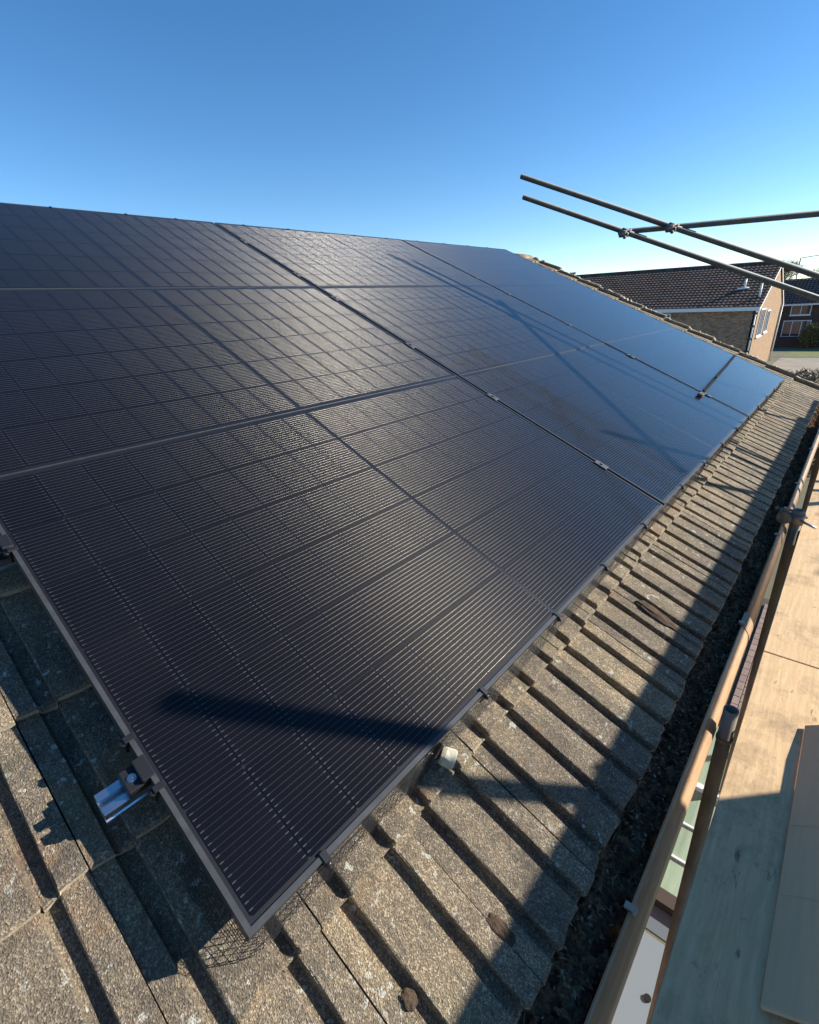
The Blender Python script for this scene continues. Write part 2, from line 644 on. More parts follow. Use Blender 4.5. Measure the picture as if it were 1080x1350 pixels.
VAR = [tile_mesh(100 + k).mesh('roof_tile', [M['tile'], M['tile_edge']]) for k in range(8)]
TOP = [tile_mesh(200 + k, .21).mesh('roof_tile', [M['tile'], M['tile_edge']]) for k in range(2)]
rest = MB()
NC = 13
for c in range(NC):
    v = V0 + GAU * c
    for j in range(JL - 16, JR):
        single = (j >= JL) and (c <= 1 or j < 2 or j >= JR - 4)
        rr = random.Random(c * 1000 + j)
        mx = MR @ T(U0 + TW * j, v + rr.uniform(-.003, .003), NT + rr.uniform(-.002, .002)) @ Matrix.Rotation(rr.uniform(-.006, .006), 4, 'Z') @ Matrix.Rotation(rr.uniform(-.008, .008), 4, 'Y')
        me = TOP[rr.randrange(2)] if c == NC - 1 else VAR[rr.randrange(8)]
        if single:
            obj('roof_tile', me, mw=mx, parent=roof)
        else:
            b = len(rest.v)
            inv = MR.inverted() @ mx
            src = rest_src = VAR_MB[rr.randrange(2)] if 'VAR_MB' in globals() else None
            if src is None:
                VAR_MB = [tile_mesh(300), tile_mesh(301)]
                src = VAR_MB[0]
            ys_cut = RIDGE_V - v - .005
            for p in src.v:
                rest.v.append(tuple(inv @ Vector((p[0], min(p[1], ys_cut), p[2]))))
            for f in src.f:
                rest.face([b + i for i in f])
obj('roof_tile', rest, M['tile'], MR, roof, kind='stuff')

# ridge tiles (half round) with mortar
def ridge_mesh(seed):
    rr = random.Random(seed)
    mb = MB()
    seg = 12
    L = .445
    for x in (0, L):
        for rad in (.125, .108):
            for k in range(seg + 1):
                t = math.pi * k / seg
                mb.v.append((x + rr.uniform(-.002, .002), math.cos(t) * rad, math.sin(t) * rad * .8 - .02))
    w = seg + 1
    for k in range(seg):
        mb.face([k, k + 1, 2 * w + k + 1, 2 * w + k], 0, True)
        mb.face([w + k, 3 * w + k, 3 * w + k + 1, w + k + 1], 0, True)
        mb.face([k, w + k, w + k + 1, k + 1])
        mb.face([2 * w + k, 2 * w + k + 1, 3 * w + k + 1, 3 * w + k])
    return mb
rp = rw(0, RIDGE_V, -.16)
for k in range(23):
    x = UR - .44 - k * .45
    obj('ridge_tile', ridge_mesh(k % 4), M['tile'], T(x, rp.y, rp.z - .012) @ Matrix.Rotation(random.uniform(-.01, .01), 4, 'Z'), roof)
mb = MB()
bm = ico('x', .075, 3, .16, 5, (.6, 1.15, .75))
for w in bm.verts:
    mb.v.append(tuple(w.co))
bm.verts.index_update()
for f in bm.faces:
    mb.face([w.index for w in f.verts])
bm.free()
obj('ridge_mortar', mb, M['tile_edge'], T(UR + .0, rp.y, rp.z - .005), roof)

# verge: bedding mortar lumps and tile ends standing proud along the gable edge
rr = random.Random(3)
vg = MB()
N = 150
for i in range(N + 1):
    v = V0 + .02 + (RIDGE_V - V0 - .1) * i / N
    h = rr.uniform(-.012, .020)
    w = rr.uniform(-.012, .016)
    vg.v += [(UR - .012, v, NT - .05), (UR - .008 + w * .4, v, NT + .008 + h), (UR + .022 + w, v, NT + .012 + h * 1.1), (UR + .040 + w, v, NT - .02), (UR + .030, v, NT - .10)]
for i in range(N):
    for k in range(4):
        a = i * 5 + k
        vg.face([a, a + 5, a + 6, a + 1])
vg.face([0, 1, 2, 3, 4])
vg.face([N * 5 + k for k in range(5)][::-1])
obj('verge_mortar', vg, M['tile_edge'], MR, house)
# verge capping pieces, one per course, tilted and uneven
for c in range(NC - 1):
    v = V0 + GAU * c
    cp = MB()
    q = random.Random(50 + c)
    cp.bevbox((-.026, 0, 0), (.044, .322, .034), .010)
    for i, p in enumerate(cp.v):
        cp.v[i] = (p[0] + q.uniform(-.004, .004), p[1] + q.uniform(-.006, .006), p[2] + q.uniform(-.005, .005))
    obj('verge_tile', cp, M['tile'], MR @ T(UR, v, NT - .004 + q.uniform(-.006, .01)) @ Matrix.Rotation(-.07 + q.uniform(-.02, .02), 4, 'X'), roof)

# walls, soffit, fascia
WY = -.06
bw = rid.y + 3.3
w = MB()
w.box((UL - 3.4, WY, 0), (UR - .12, WY + .28, 4.95))
w.box((UL - 3.4, bw - .28, 0), (UR - .12, bw, 4.95))
gx0, gx1 = UR - .40, UR - .12
b = len(w.v)
prof = [(WY + .28, 0), (bw - .28, 0), (bw - .28, 5.0), (rid.y, rid.z - GZ - .12), (WY + .28, 5.05)]
for x in (gx0, gx1):
    w.v += [(x, y, z) for y, z in prof]
n = 5
for k in range(n):
    j = (k + 1) % n
    w.face([b + k, b + j, b + n + j, b + n + k])
w.face([b + k for k in range(n)][::-1])
w.face([b + n + k for k in range(n)])
obj('wall', w, M['brick_red'], T(0, 0, GZ), house)
fa = MB()
fa.box((UL - 3.5, -.262, -.47), (UR - .02, -.24, -.292))
obj('fascia', fa, M['white_pvc'], I4, house)
sf = MB()
sf.box((UL - 3.5, -.2395, -.465), (UR - .02, WY - .003, -.45))
obj('soffit', sf, M['white_pvc'], I4, house)

# gutter: rounded front face that bulges outward below the rim
def gut_profile():
    out = [(-.266, -.285), (-.266, -.33), (-.272, -.372), (-.295, -.396), (-.330, -.402), (-.366, -.394), (-.387, -.376), (-.396, -.352), (-.3925, -.328), (-.382, -.310), (-.3735, -.300), (-.3735, -.296), (-.371, -.2935), (-.3665, -.2935), (-.3655, -.297)]
    inn = [(-.3665, -.301), (-.375, -.312), (-.3845, -.329), (-.388, -.351), (-.380, -.371), (-.361, -.386), (-.330, -.394), (-.298, -.388), (-.279, -.366), (-.273, -.33), (-.273, -.285)]
    return out + inn
GX0, GX1 = UL - 3.5, UR + .03
JOIN = 1.75
gm = MB()
gm.extrude(gut_profile(), GX0, JOIN - .002, smooth=True)
gm.extrude(gut_profile(), JOIN + .002, GX1, smooth=True)
gutter = obj('gutter', gm, M['gutter'], I4, house)
# union bracket and support clips
def offset_profile(o):
    P = [(-.372, -.312), (-.3775, -.328), (-.379, -.350), (-.373, -.371), (-.358, -.386), (-.330, -.394)]
    base = [(-.3745, -.298), (-.383, -.309), (-.3935, -.328), (-.397, -.352), (-.388, -.377), (-.3665, -.3955), (-.330, -.4035), (-.295, -.3975)]
    a = [(y - o * .9, z - o * .5) for y, z in base]
    return base + a[::-1]
um = MB()
um.extrude(offset_profile(.002), JOIN - .045, JOIN + .045)
um.box((JOIN - .045, -.381, -.297), (JOIN + .045, -.362, -.290))
obj('gutter_union', um, M['gutter'], I4, gutter)
cm = MB()
cm.bevbox((-.007, -.3795, -.300), (.007, -.3725, -.2912), .001)
cm.bevbox((-.006, -.365, -.2965), (.006, -.356, -.288), .001)
cm.box((-.006, -.374, -.2925), (.006, -.363, -.2890))
cl = cm.mesh('gutter_clip', [M['clip']])
for x in (.555, JOIN - .03, 2.62, 3.5, 4.4, 5.3, 6.1, -.4, -1.3):
    obj('gutter_clip', cl, mw=T(x, 0, 0), parent=gutter)

# moss, soil and leaves lying in the gutter
rr = random.Random(11)
db = MB()
NX = 2600
X0, X1 = -1.6, UR
ny = 15
from mathutils import noise as mn
def dh(x, t):
    return .026 * mn.noise((x * 9, t * 2.5, 1.3)) + .020 * mn.noise((x * 31, t * 5, 5.1)) + .010 * mn.noise((x * 80, t * 11, 2.2)) + .006 * mn.noise((x * 190, t * 22, 7.7))
for i in range(NX + 1):
    x = X0 + (X1 - X0) * i / NX
    for k in range(ny):
        t = k / (ny - 1)
        y = -.274 - t * .098
        z = -.322 - .034 * t + dh(x, t) - .012 * (t > .93)
        db.v.append((x, y, z))
for i in range(NX):
    for k in range(ny - 1):
        a = i * ny + k
        db.face([a, a + ny, a + ny + 1, a + 1], 0)
MS = [M['soil'], M['moss'], M['straw'], M['rust_leaf'], M['pale_leaf']]
def debris_z(x, y):
    t = min(max((-.274 - y) / .098, 0), 1)
    return -.322 - .034 * t + dh(x, t)
# moss cushions and leaf scraps: small bent faces
for q in range(6500):
    x = X0 + (X1 - X0) * rr.random() ** 1.15
    clump = mn.noise((x * 5.3, 3.1, 0))
    y = -.277 - .092 * rr.random() ** (1.35)
    z = debris_z(x, y) + rr.uniform(.0, .012)
    a = rr.random() * 6.28
    tilt = rr.uniform(-.9, .9)
    pick = rr.random()
    if pick < .20 + .35 * clump:
        mi, L, W = 1, rr.uniform(.003, .007), rr.uniform(.0015, .0035)
    elif pick < .52:
        mi, L, W = 0, rr.uniform(.004, .009), rr.uniform(.002, .005)
    elif pick < .78:
        mi, L, W = 3, rr.uniform(.004, .011), rr.uniform(.002, .006)
    elif pick < .92:
        mi, L, W = 4, rr.uniform(.003, .008), rr.uniform(.0015, .004)
    else:
        mi, L, W = 2, rr.uniform(.008, .028), rr.uniform(.0006, .0012)
    d = Vector((math.cos(a), math.sin(a), tilt * .6)).normalized()
    s = d.cross(Vector((0, 0, 1))).normalized()
    up = s.cross(d)
    c0 = Vector((x, y, z))
    p = [c0 - d * L - s * W * .3, c0 - s * W + up * W * .5, c0 + d * L, c0 + s * W + up * W * .5]
    p = [(a_.x, min(max(a_.y, -.374), -.274), max(a_.z, -.385)) for a_ in p]
    db.quadv(p, mi)
obj('gutter_debris', db, MS, I4, None, 'dark moss, soil and rotting leaves filling the gutter', 'debris', kind='stuff')

# moss tufts and loose bits on tiles near the gutter and in the open joints
def clump(name, seed, R, nfaces, mats, weights, h=.6):
    q = random.Random(seed)
    mb = MB()
    for _ in range(nfaces):
        r_ = R * math.sqrt(q.random())
        a = q.random() * 6.28
        c0 = Vector((math.cos(a) * r_, math.sin(a) * r_ * .6, (1 - (r_ / R) ** 2) * R * h * q.random()))
        d = Vector((q.gauss(0, 1), q.gauss(0, 1), q.gauss(0, .7))).normalized()
        s = d.orthogonal().normalized()
        L, W = R * q.uniform(.14, .3), R * q.uniform(.06, .14)
        mi = 0
        x = q.random()
        while mi < len(weights) - 1 and x > weights[mi]:
            x -= weights[mi]
            mi += 1
        mb.quadv([c0 - d * L, c0 - s * W, c0 + d * L, c0 + s * W], mi)
    return mb

# ================================================================== SOLAR ARRAY
PL, PH, GAP, RGAP = 1.960, 1.1531, .020, .0009
PU, PV = PL + GAP, PH + RGAP
FW, FH = .0085, .030
CW, CH = .1057, .1842       # half-cell
COLG, ROWG = .0009, .0024


def frame_mesh(fb, ft):
    mb = MB()
    o = [(0, 0), (PL, 0), (PL, PH), (0, PH)]
    i = [(FW, fb), (PL - FW, fb), (PL - FW, PH - ft), (FW, PH - ft)]
    ch = .0002
    oc = [(ch, ch), (PL - ch, ch), (PL - ch, PH - ch), (ch, PH - ch)]
    rings = [[(x, y, -FH) for x, y in o], [(x, y, -ch) for x, y in o], [(x, y, 0) for x, y in oc], [(x, y, 0) for x, y in i], [(x, y, -.0008) for x, y in i], [(x, y, -.0030) for x, y in i], [(x, y, -.0030) for x, y in [(.0007, .0007), (PL - .0007, .0007), (PL - .0007, PH - .0007), (.0007, PH - .0007)]], [(x, y, -FH + .0015) for x, y in [(.0007, .0007), (PL - .0007, .0007), (PL - .0007, PH - .0007), (.0007, PH - .0007)]],
             [(x, y, -FH + .0015) for x, y in [(.028, .028), (PL - .028, .028), (PL - .028, PH - .028), (.028, PH - .028)]], [(x, y, -FH) for x, y in [(.028, .028), (PL - .028, .028), (PL - .028, PH - .028), (.028, PH - .028)]]]
    for r in rings:
        mb.v += r
    n = len(rings)
    for k in range(n):
        a, b = k * 4, ((k + 1) % n) * 4
        for e in range(4):
            f = (e + 1) % 4
            mb.face([a + e, a + f, b + f, b + e])
    return mb


frame_me = [frame_mesh(*w_).mesh('frame', [M['frame']]) for w_ in ((.0095, .0012), (.0011, .0012), (.0011, .0075))]
mb = MB()
mb.box((.0009, .0009, -.0042), (PL - .0009, PH - .0009, -.0032))
back_me = mb.mesh('backsheet', [M['backsheet']])
mb = MB()
mb.quadv([(.0008, .0008, -.0009), (PL - .0008, .0008, -.0009), (PL - .0008, PH - .0008, -.0009), (.0008, PH - .0008, -.0009)])
glass_me = mb.mesh('glass', [M['pv_glass']])
# cell layout: 2 halves of 9 columns, 6 rows
half_w = 9 * CW + 8 * COLG
mid = .0125
ux0 = (PL - (2 * half_w + mid)) / 2
vy0 = (PH - (6 * CH + 5 * ROWG)) / 2
cols = [ux0 + k * (CW + COLG) + (mid - COLG if k >= 9 else 0) for k in range(18)]
rows = [vy0 + k * (CH + ROWG) for k in range(6)]
mb = MB()
c_ = .0035
pts = [(c_, 0), (CW - c_, 0), (CW, c_), (CW, CH - c_), (CW - c_, CH), (c_, CH), (0, CH - c_), (0, c_)]
mb.v = [(x, y, .0004) for x, y in pts] + [(x, y, 0) for x, y in pts]
mb.face(range(8))
for k in range(8):
    j = (k + 1) % 8
    mb.face([k, 8 + k, 8 + j, j])
cell_me = mb.mesh('cell', [M['cell']])
# busbar wires
NBB = 16
mb = MB()
WR = .00042
for r0 in rows:
    for k in range(NBB):
        y = r0 + .0085 + k * (CH - .017) / (NBB - 1)
        for c in cols:
            xa, xb = c + .0010, c + CW - .0010
            b = len(mb.v)
            ang = [math.radians(a) for a in (8, 50, 90, 130, 172)]
            for x in (xa, xb):
                for a in ang:
                    mb.v.append((x, y + math.cos(a) * WR, math.sin(a) * WR))
            for q in range(4):
                mb.face([b + q, b + q + 1, b + 5 + q + 1, b + 5 + q], 0, True)
            for xx in (c + .0018, c + CW - .0078):
                mb.quadv([(xx, y - .0009, .00030), (xx + .006, y - .0009, .00030), (xx + .006, y + .0009, .00030), (xx, y + .0009, .00030)], 1)
wire_me = mb.mesh('busbar_wires', [M['wire'], M['pad']])

COLTXT = ['beside the bare rail ends', 'in the middle column', 'next to the far verge']
ROWTXT = ['bottom row along the gutter', 'middle row', 'top row along the ridge']
for r in range(3):
    for c in range(3):
        base = MR @ T(c * PU + GAP * 0, r * PV, 0)
        lab = 'black framed solar panel of the %s, %s' % (ROWTXT[r], COLTXT[c])
        q = random.Random(r * 3 + c)
        tiltm = Matrix.Rotation(q.uniform(-.0012, .0012), 4, 'X') @ Matrix.Rotation(q.uniform(-.0008, .0008), 4, 'Y')
        p = thing('solar_panel', lab, 'solar panel', base @ tiltm, 'solar panels of the roof array')
        bmx = base @ tiltm
        obj('frame', frame_me[r], mw=bmx, parent=p)
        bs = obj('backsheet', back_me, mw=bmx, parent=p)
        obj('glass', glass_me, mw=bmx, parent=p)
        obj('busbar_wires', wire_me, mw=bmx @ T(0, 0, -.0023), parent=p, kind='stuff')
        for x in cols:
            for y in rows:
                obj('cell', cell_me, mw=bmx @ T(x, y, -.0029), parent=p)

AU, AV = 3 * PU - GAP, 3 * PV - RGAP
# rails with clamps
def rail_profile():
    w, h = .020, .040
    return [(-w, 0), (w, 0), (w, .012), (w - .005, .014), (w - .005, .020), (w, .022), (w, h), (.006, h), (.006, h - .004), (.011, h - .004), (.011, h - .016), (-.011, h - .016), (-.011, h - .004), (-.006, h - .004), (-.006, h), (-w, h), (-w, .022), (-w + .005, .020), (-w + .005, .014), (-w, .012)]
RAILV = [.305, .925, 1.50, 2.13, 2.50, 3.08]
RT = ['lower rail under the bottom row', 'upper rail under the bottom row', 'lower rail under the middle row', 'upper rail under the middle row', 'lower rail under the top row', 'upper rail under the top row']
for k, v in enumerate(RAILV):
    base = MR @ T(0, v, -.071)
    p = thing('mounting_rail', 'bare aluminium mounting rail, ' + RT[k], 'rail', base, 'mounting rails under the array')
    mb = MB()
    mb.extrude(rail_profile(), -.072, AU + .06)
    obj('profile', mb, M['alu'], base, p)
    mb = MB()
    mb.bevbox((-.034, -.021, .0402), (-.0025, .021, .062), .002)
    mb.bevbox((-.012, -.021, .061), (.0085, .021, .0738), .0015)
    ec = obj('end_clamp', mb, M['black_metal'], base, p)
    mb = MB()
    mb.tube((-.021, 0, .062), (-.021, 0, .0655), .0055, 16)
    mb.tube((-.021, 0, .0655), (-.021, 0, .0657), .0028, 6)
    mb.tube((-.021, 0, .0621), (-.021, 0, .063), .0075, 16)
    obj('bolt', mb, M['bolt'], base, ec)
    for c in (1, 2):
        x = c * PU - GAP / 2
        mb = MB()
        mb.bevbox((x - .0185, -.030, .0712), (x + .0185, .030, .0745), .001)
        mb.box((x - .008, -.028, .0402), (x + .008, .028, .0712))
        mc = obj('mid_clamp', mb, M['clamp_grey'], base, p)
        mb = MB()
        mb.tube((x, 0, .0745), (x, 0, .0795), .0065, 12)
        obj('bolt', mb, M['clamp_grey'], base, mc)
    for j in range(6):
        x = .28 + j * 1.08
        mb = MB()
        mb.box((x - .016, -.02, -.046), (x + .016, -.0, -.0005))
        mb.box((x - .016, -.0005, -.048), (x + .016, .10, -.041))
        obj('roof_hook', mb, M['alu'], base, p)

# bird mesh skirt with clips along the lower edge, wrapped round the corner
def skirt(mb, path, H, out, sp=.0125, wr=.00055, seed=0):
    """path: list of (u, v, nrm_u, nrm_v); vertical wires every sp, lines along"""
    q = random.Random(seed)
    def wire(p0, p1):
        d = (p1 - p0)
        if d.length < 1e-6:
            return
        mb.tube(p0, p1, wr, 3, 0, False)
    pts = []
    acc = 0
    for (u0, v0, a0, b0), (u1, v1, a1, b1) in zip(path[:-1], path[1:]):
        L = math.hypot(u1 - u0, v1 - v0)
        n = max(1, int(round(L / sp)))
        for k in range(n):
            t = k / n
            pts.append((u0 + (u1 - u0) * t, v0 + (v1 - v0) * t, a0 + (a1 - a0) * t, b0 + (b1 - b0) * t))
    pts.append(path[-1])
    nv = int(H / sp)
    grid = []
    for i, (u, v, a, b) in enumerate(pts):
        colp = []
        wv = .004 * mn.noise((i * .09, 0, 3.3)) + .002 * mn.noise((i * .5, 2, 0))
        for k in range(nv + 1):
            t = k / nv
            o = out * t ** 1.3 + wv * t * 2.2
            colp.append(Vector((u + a * o, v + b * o, -.006 - H * t + (.004 * mn.noise((i * .2, 9, 0)) if k == nv else 0))))
        grid.append(colp)
    for i in range(len(grid)):
        for k in range(nv):
            wire(grid[i][k], grid[i][k + 1])
        if i:
            for k in range(nv + 1):
                wire(grid[i - 1][k], grid[i][k])
mb = MB()
path = [(-.004, .16, -1, 0), (-.004, .02, -1, -.05), (-.003, .004, -.8, -.6), (.012, -.004, -.1, -1), (.05, -.004, 0, -1), (AU, -.004, 0, -1)]
skirt(mb, path, .108, .014, seed=4)
bmsh = thing('bird_mesh', 'fine black wire bird mesh hanging along the lower edge of the array', 'mesh', MR)
obj('wire_net', mb, M['mesh'], MR, bmsh)
def clip_mesh():
    mb = MB()
    # C-shaped clip over the frame edge, with a round locking disc
    mb.bevbox((-.006, -.0065, -.034), (.006, -.0012, .0026), .001)
    mb.bevbox((-.006, -.0060, .0004), (.006, .0125, .0028), .0008)
    mb.tube((0, -.0045, -.006), (0, -.0115, -.0085), .0065, 12)
    mb.tube((0, -.0115, -.0085), (0, -.014, -.0095), .0035, 8)
    return mb
clip_me = clip_mesh().mesh('mesh_clip', [M['plastic']])
BC = [.14, .605, .976, 1.323, 1.722, 2.246, 2.66, 3.1, 3.52, 3.93, 4.35, 4.77, 5.2, 5.6]
for u in BC:
    obj('mesh_clip', clip_me, mw=MR @ T(u, 0, 0), parent=bmsh)
for v in (.262, .365, .895):
    obj('mesh_clip', clip_me, mw=MR @ T(0, v, 0) @ Matrix.Rotation(-math.pi / 2, 4, 'Z'), parent=bmsh)
for u in (.55, .98, 1.385, 1.70, 2.21, 2.61, 2.955, 3.33, 3.75, 4.2, 4.65, 5.1, 5.5):
    obj('mesh_clip', clip_me, mw=MR @ T(u, AV, 0) @ Matrix.Rotation(math.pi, 4, 'Z'), parent=bmsh)

# dark straight line over the far panels, drawn as a thin bar with end block
mb = MB()
a, b2 = (3.885, .332, .0115), (5.83, .489, .0115)
prev = Vector(a)
for k in range(1, 13):
    t = k / 12
    p = Vector(a).lerp(Vector(b2), t) + Vector((0, .0015 * math.sin(t * 7), 0))
    mb.tube(prev, p, .011, 8, 0, k in (1, 12))
    prev = p
dark_bar = thing('bar', 'straight black bar lying across the bottom row panel next to the verge', 'bar', MR)
obj('bar_body', mb, M['bar_black'], MR, dark_bar)
mb = MB()
mb.bevbox((3.80, .312, .0012), (3.884, .346, .020), .003)
obj('end_block', mb, M['bark'], MR, dark_bar)

# pale mortar lump under the edge of the near panel
mb = MB()
mb.bevbox((-.018, -.016, -.016), (.018, .016, .012), .005)
q = random.Random(8)
mb.v = [(x + q.uniform(-.003, .003), y + q.uniform(-.003, .003), z + q.uniform(-.003, .003)) for x, y, z in mb.v]
obj('mortar_lump', mb, M['stone'], MR @ T(.478, -.030, NT + .016) @ Matrix.Rotation(.35, 4, 'Z'), None, 'pale cream mortar lump lying on the tiles against the lower panel edge', 'stone')

# brown moss pads that fill flaked spots on the eave tiles
def pix_tile(x, y, n):
    d = RIGHT * ((x - 540) / 642.5) + DOWN * ((y - 675) / 642.5) + FWD
    nn = Vector((0, -ST, CT))
    t = (n - CAM.dot(nn)) / d.dot(nn)
    return CAM + d * t
PADS_ALL = [(662, 1228, .016, 2.0, 'on the eave tile nearest the corner of the array'), (868, 812, .024, 3.4, 'long one on the tile beside the small hole'), (540, 1318, .012, 1.2, 'below the pale lichen spot'), (432, 1186, .007, 1.0, 'round one just below the first mesh clip'), (783, 962, .010, 1.6, 'at the eave beside the shadow of the guard board'), (352, 1290, .018, 1.3, 'under the loose corner of the bird mesh')]
PADS = PADS_ALL[:4]
for k, (px, py, r_, el, lb) in enumerate(PADS):
    w0 = pix_tile(px, py, NT - .006)
    bm = ico('x', r_, 3, .10, 60 + k, (1, el, .34))
    mb = MB()
    bm.verts.index_update()
    q = random.Random(k)
    for w in bm.verts:
        nz = mn.noise((w.co.x * 160 + k * 9, w.co.y * 120, 0))
        mb.v.append((w.co.x * (1 + .18 * nz), w.co.y * (1 + .12 * nz), w.co.z * (1 + .5 * nz)))
    for f in bm.faces:
        mb.face([w.index for w in f.verts])
    bm.free()
    obj('moss_pad', mb, M['moss_brown'], Matrix.Translation(w0) @ MR, None, 'brown moss pad ' + lb, 'moss', 'moss pads on the tiles')

# ================================================================== SCAFFOLD
DZ = -.316
YO = -1.5
LG = 'inner scaffold standards'


def coupler(name, pos, ax1, ax2, parent, r=.0242):
    ax1, ax2 = Vector(ax1).normalized(), Vector(ax2).normalized()
    mb = MB()
    p = Vector(pos)
    mb.tube(p - ax1 * .026, p + ax1 * .026, r + .0075, 14)
    off = ax1.cross(ax2).normalized()
    p2 = p + off * (2 * r + .002)
    mb.tube(p2 - ax2 * .026, p2 + ax2 * .026, r + .0075, 14)
    for pp, ax, oth in ((p, ax1, ax2), (p2, ax2, ax1)):
        e = pp + oth * (r + .014)
        mb.tube(e - off * .040, e + off * .046, .0065, 8)
        mb.tube(e + off * .034, e + off * .046, .0115, 6)
        mb.box((-.011, -.011, -.011), (.011, .011, .011), 0, Matrix.Translation(e))
    return obj(name, mb, M['coupler'], I4, parent)


# inner standards between gutter and deck
s1 = thing('scaffold_standard', 'slim open topped grey tube standing between gutter and plywood', 'scaffold tube', T(1.20, -.4185, GZ), LG)
mb = MB()
mb.tube((1.20, -.4185, GZ + .01), (1.20, -.4185, -.262), .0185, 24, hollow=.25)
obj('tube', mb, M['tube'], I4, s1)
mb = MB()
mb.tube((1.20, -.4185, -.372), (1.20, -.4185, -.36), .021, 16)
mb.box((1.10, -.44, GZ), (1.30, -.38, GZ + .012))
obj('base_plate', mb, M['coupler'], I4, s1)
s2 = thing('scaffold_standard', 'grey scaffold standard with a rusty coupler at its top beside the gutter', 'scaffold tube', T(2.80, -.4215, GZ), LG)
mb = MB()
mb.tube((2.80, -.4215, GZ + .01), (2.80, -.4215, -.215), .0242, 20, hollow=.2)
obj('tube', mb, M['tube'], I4, s2)
coupler('coupler', (2.80, -.4215, -.262), (0, 0, 1), (1, 0, 0), s2)
mb = MB()
mb.tube((2.795, -.425, -.262), (2.71, -.50, -.262), .006, 8)
mb.box((2.70, -.44, GZ), (2.90, -.38, GZ + .012))
obj('bolt', mb, M['bolt'], I4, s2)
s3 = thing('scaffold_standard', 'far grey scaffold standard behind the end of the gutter', 'scaffold tube', T(5.1, -.4215, GZ), LG)
mb = MB()
mb.tube((5.1, -.4215, GZ + .01), (5.1, -.4215, -.28), .0242, 20, hollow=.2)
obj('tube', mb, M['tube'], I4, s3)

# outer standards
OX = [-.28, 1.975, 4.28, 6.35]
OT = [1.35, 1.39, 1.457, 1.45]
OL = ['outer scaffold standard behind the photographer', 'outer scaffold standard beside the added shading stack', 'outer scaffold standard carrying the horizontal cross tube', 'outer scaffold standard past the gable']
for x, zt, lb in zip(OX, OT, OL):
    p = thing('scaffold_standard', lb, 'scaffold tube', T(x, YO, GZ), 'outer scaffold standards')
    mb = MB()
    mb.tube((x, YO, GZ + .01), (x, YO, zt), .0242, 18, hollow=.2)
    obj('tube', mb, M['tube'], I4, p)
    mb = MB()
    mb.box((x - .075, YO - .075, GZ), (x + .075, YO + .075, GZ + .012))
    obj('base_plate', mb, M['coupler'], I4, p)
    coupler('coupler', (x, YO, .53), (0, 0, 1), (1, 0, 0), p)

# guard rail tube and guard board
p = thing('guard_rail', 'long horizontal scaffold tube along the outer standards', 'scaffold tube', T(2, YO + .05, .66))
mb = MB()
mb.tube((-1.2, YO + .0505, .53), (7.4, YO + .0505, .53), .0242, 16, hollow=.1)
obj('tube', mb, M['tube'], I4, p)
gb = thing('guard_board', 'timber scaffold board on edge fixed along the guard rail', 'board', T(2, YO + .10, .4))
for x0, x1 in ((-1.4, 2.49), (2.495, 6.4)):
    mb = MB()
    mb.bevbox((x0, YO + .077, .378), (x1, YO + .115, .556), .003)
    obj('board', mb, M['board'], I4, gb)

# horizontal cross tube and the two raking tubes over the roof
CROSS = (Vector((4.327, 1.155, 1.293)), Vector((4.165, -1.68, 1.15)))
RA = (Vector((4.13, 1.928, 1.786)), Vector((4.489, -1.62, .241)))
RB = (Vector((4.16, 1.92, 1.641)), Vector((4.582, -1.62, .12)))
p = thing('cross_tube', 'horizontal scaffold tube reaching over the roof, clamped under the raking pair', 'scaffold tube', T(*CROSS[1]))
mb = MB()
mb.tube(*CROSS, .0195, 16, hollow=.1)
obj('tube', mb, M['dark_tube'], I4, p)
ya = lambda R, y: R[0].lerp(R[1], (R[0].y - y) / (R[0].y - R[1].y))
for (R, nm, y, lb) in ((RA, 'raking_tube', .743, 'upper of the two dark raking scaffold tubes above the roof'), (RB, 'raking_tube', 1.082, 'lower of the two dark raking scaffold tubes above the roof')):
    q = thing(nm, lb, 'scaffold tube', T(*R[1]), 'raking tubes')
    mb = MB()
    mb.tube(*R, .0195, 16, hollow=.1)
    obj('tube', mb, M['dark_tube'], I4, q)
    c = ya(R, y)
    coupler('coupler', c, R[1] - R[0], CROSS[1] - CROSS[0], q, .0165)

# deck: plywood on scaffold boards, transoms, ledger
def ply(x0, x1, label, y0=-.4465, y1=-1.44, dz=0, ang=0):
    mb = MB()
    mb.bevbox((x0, y1, -.018), (x1, y0, 0), .0015)
    obj('plywood_sheet', mb, M['ply'], T(0, 0, DZ + dz) @ Matrix.Rotation(ang, 4, 'Z'), None, label, 'plywood', 'plywood deck sheets')
ply(-.82, 1.618, 'plywood deck sheet half in shade with the carton on it')
ply(1.622, 4.06, 'plywood deck sheet in full sun beyond the joint', dz=.001)
ply(4.064, 6.5, 'far plywood deck sheet towards the gable')
DBN = ['next to the gutter', 'second from the gutter', 'third from the gutter', 'furthest from the gutter']
for k in range(4):
    mb = MB()
    y0 = -.47 - k * .245
    mb.bevbox((-.9, y0 - .225, DZ - .0575), (6.6, y0, DZ - .0195), .003)
    obj('scaffold_board', mb, M['board'], I4, None, 'scaffold board under the plywood, ' + DBN[k], 'board', 'scaffold boards under the deck')
TRL = ['under the shaded plywood', 'beside the slim tube', 'beside the coupler topped standard', 'under the second plywood joint', 'beside the far inner standard', 'at the gable end of the deck']
for k, x in enumerate((.18, 1.33, 2.92, 4.2, 5.25, 6.4)):
    mb = MB()
    mb.tube((x, -.45, DZ - .083), (x, -1.62, DZ - .083), .0242, 12, hollow=.1)
    obj('transom_tube', mb, M['tube'], I4, None, 'short scaffold tube across below the deck boards, ' + TRL[k], 'scaffold tube', 'transoms under the deck')

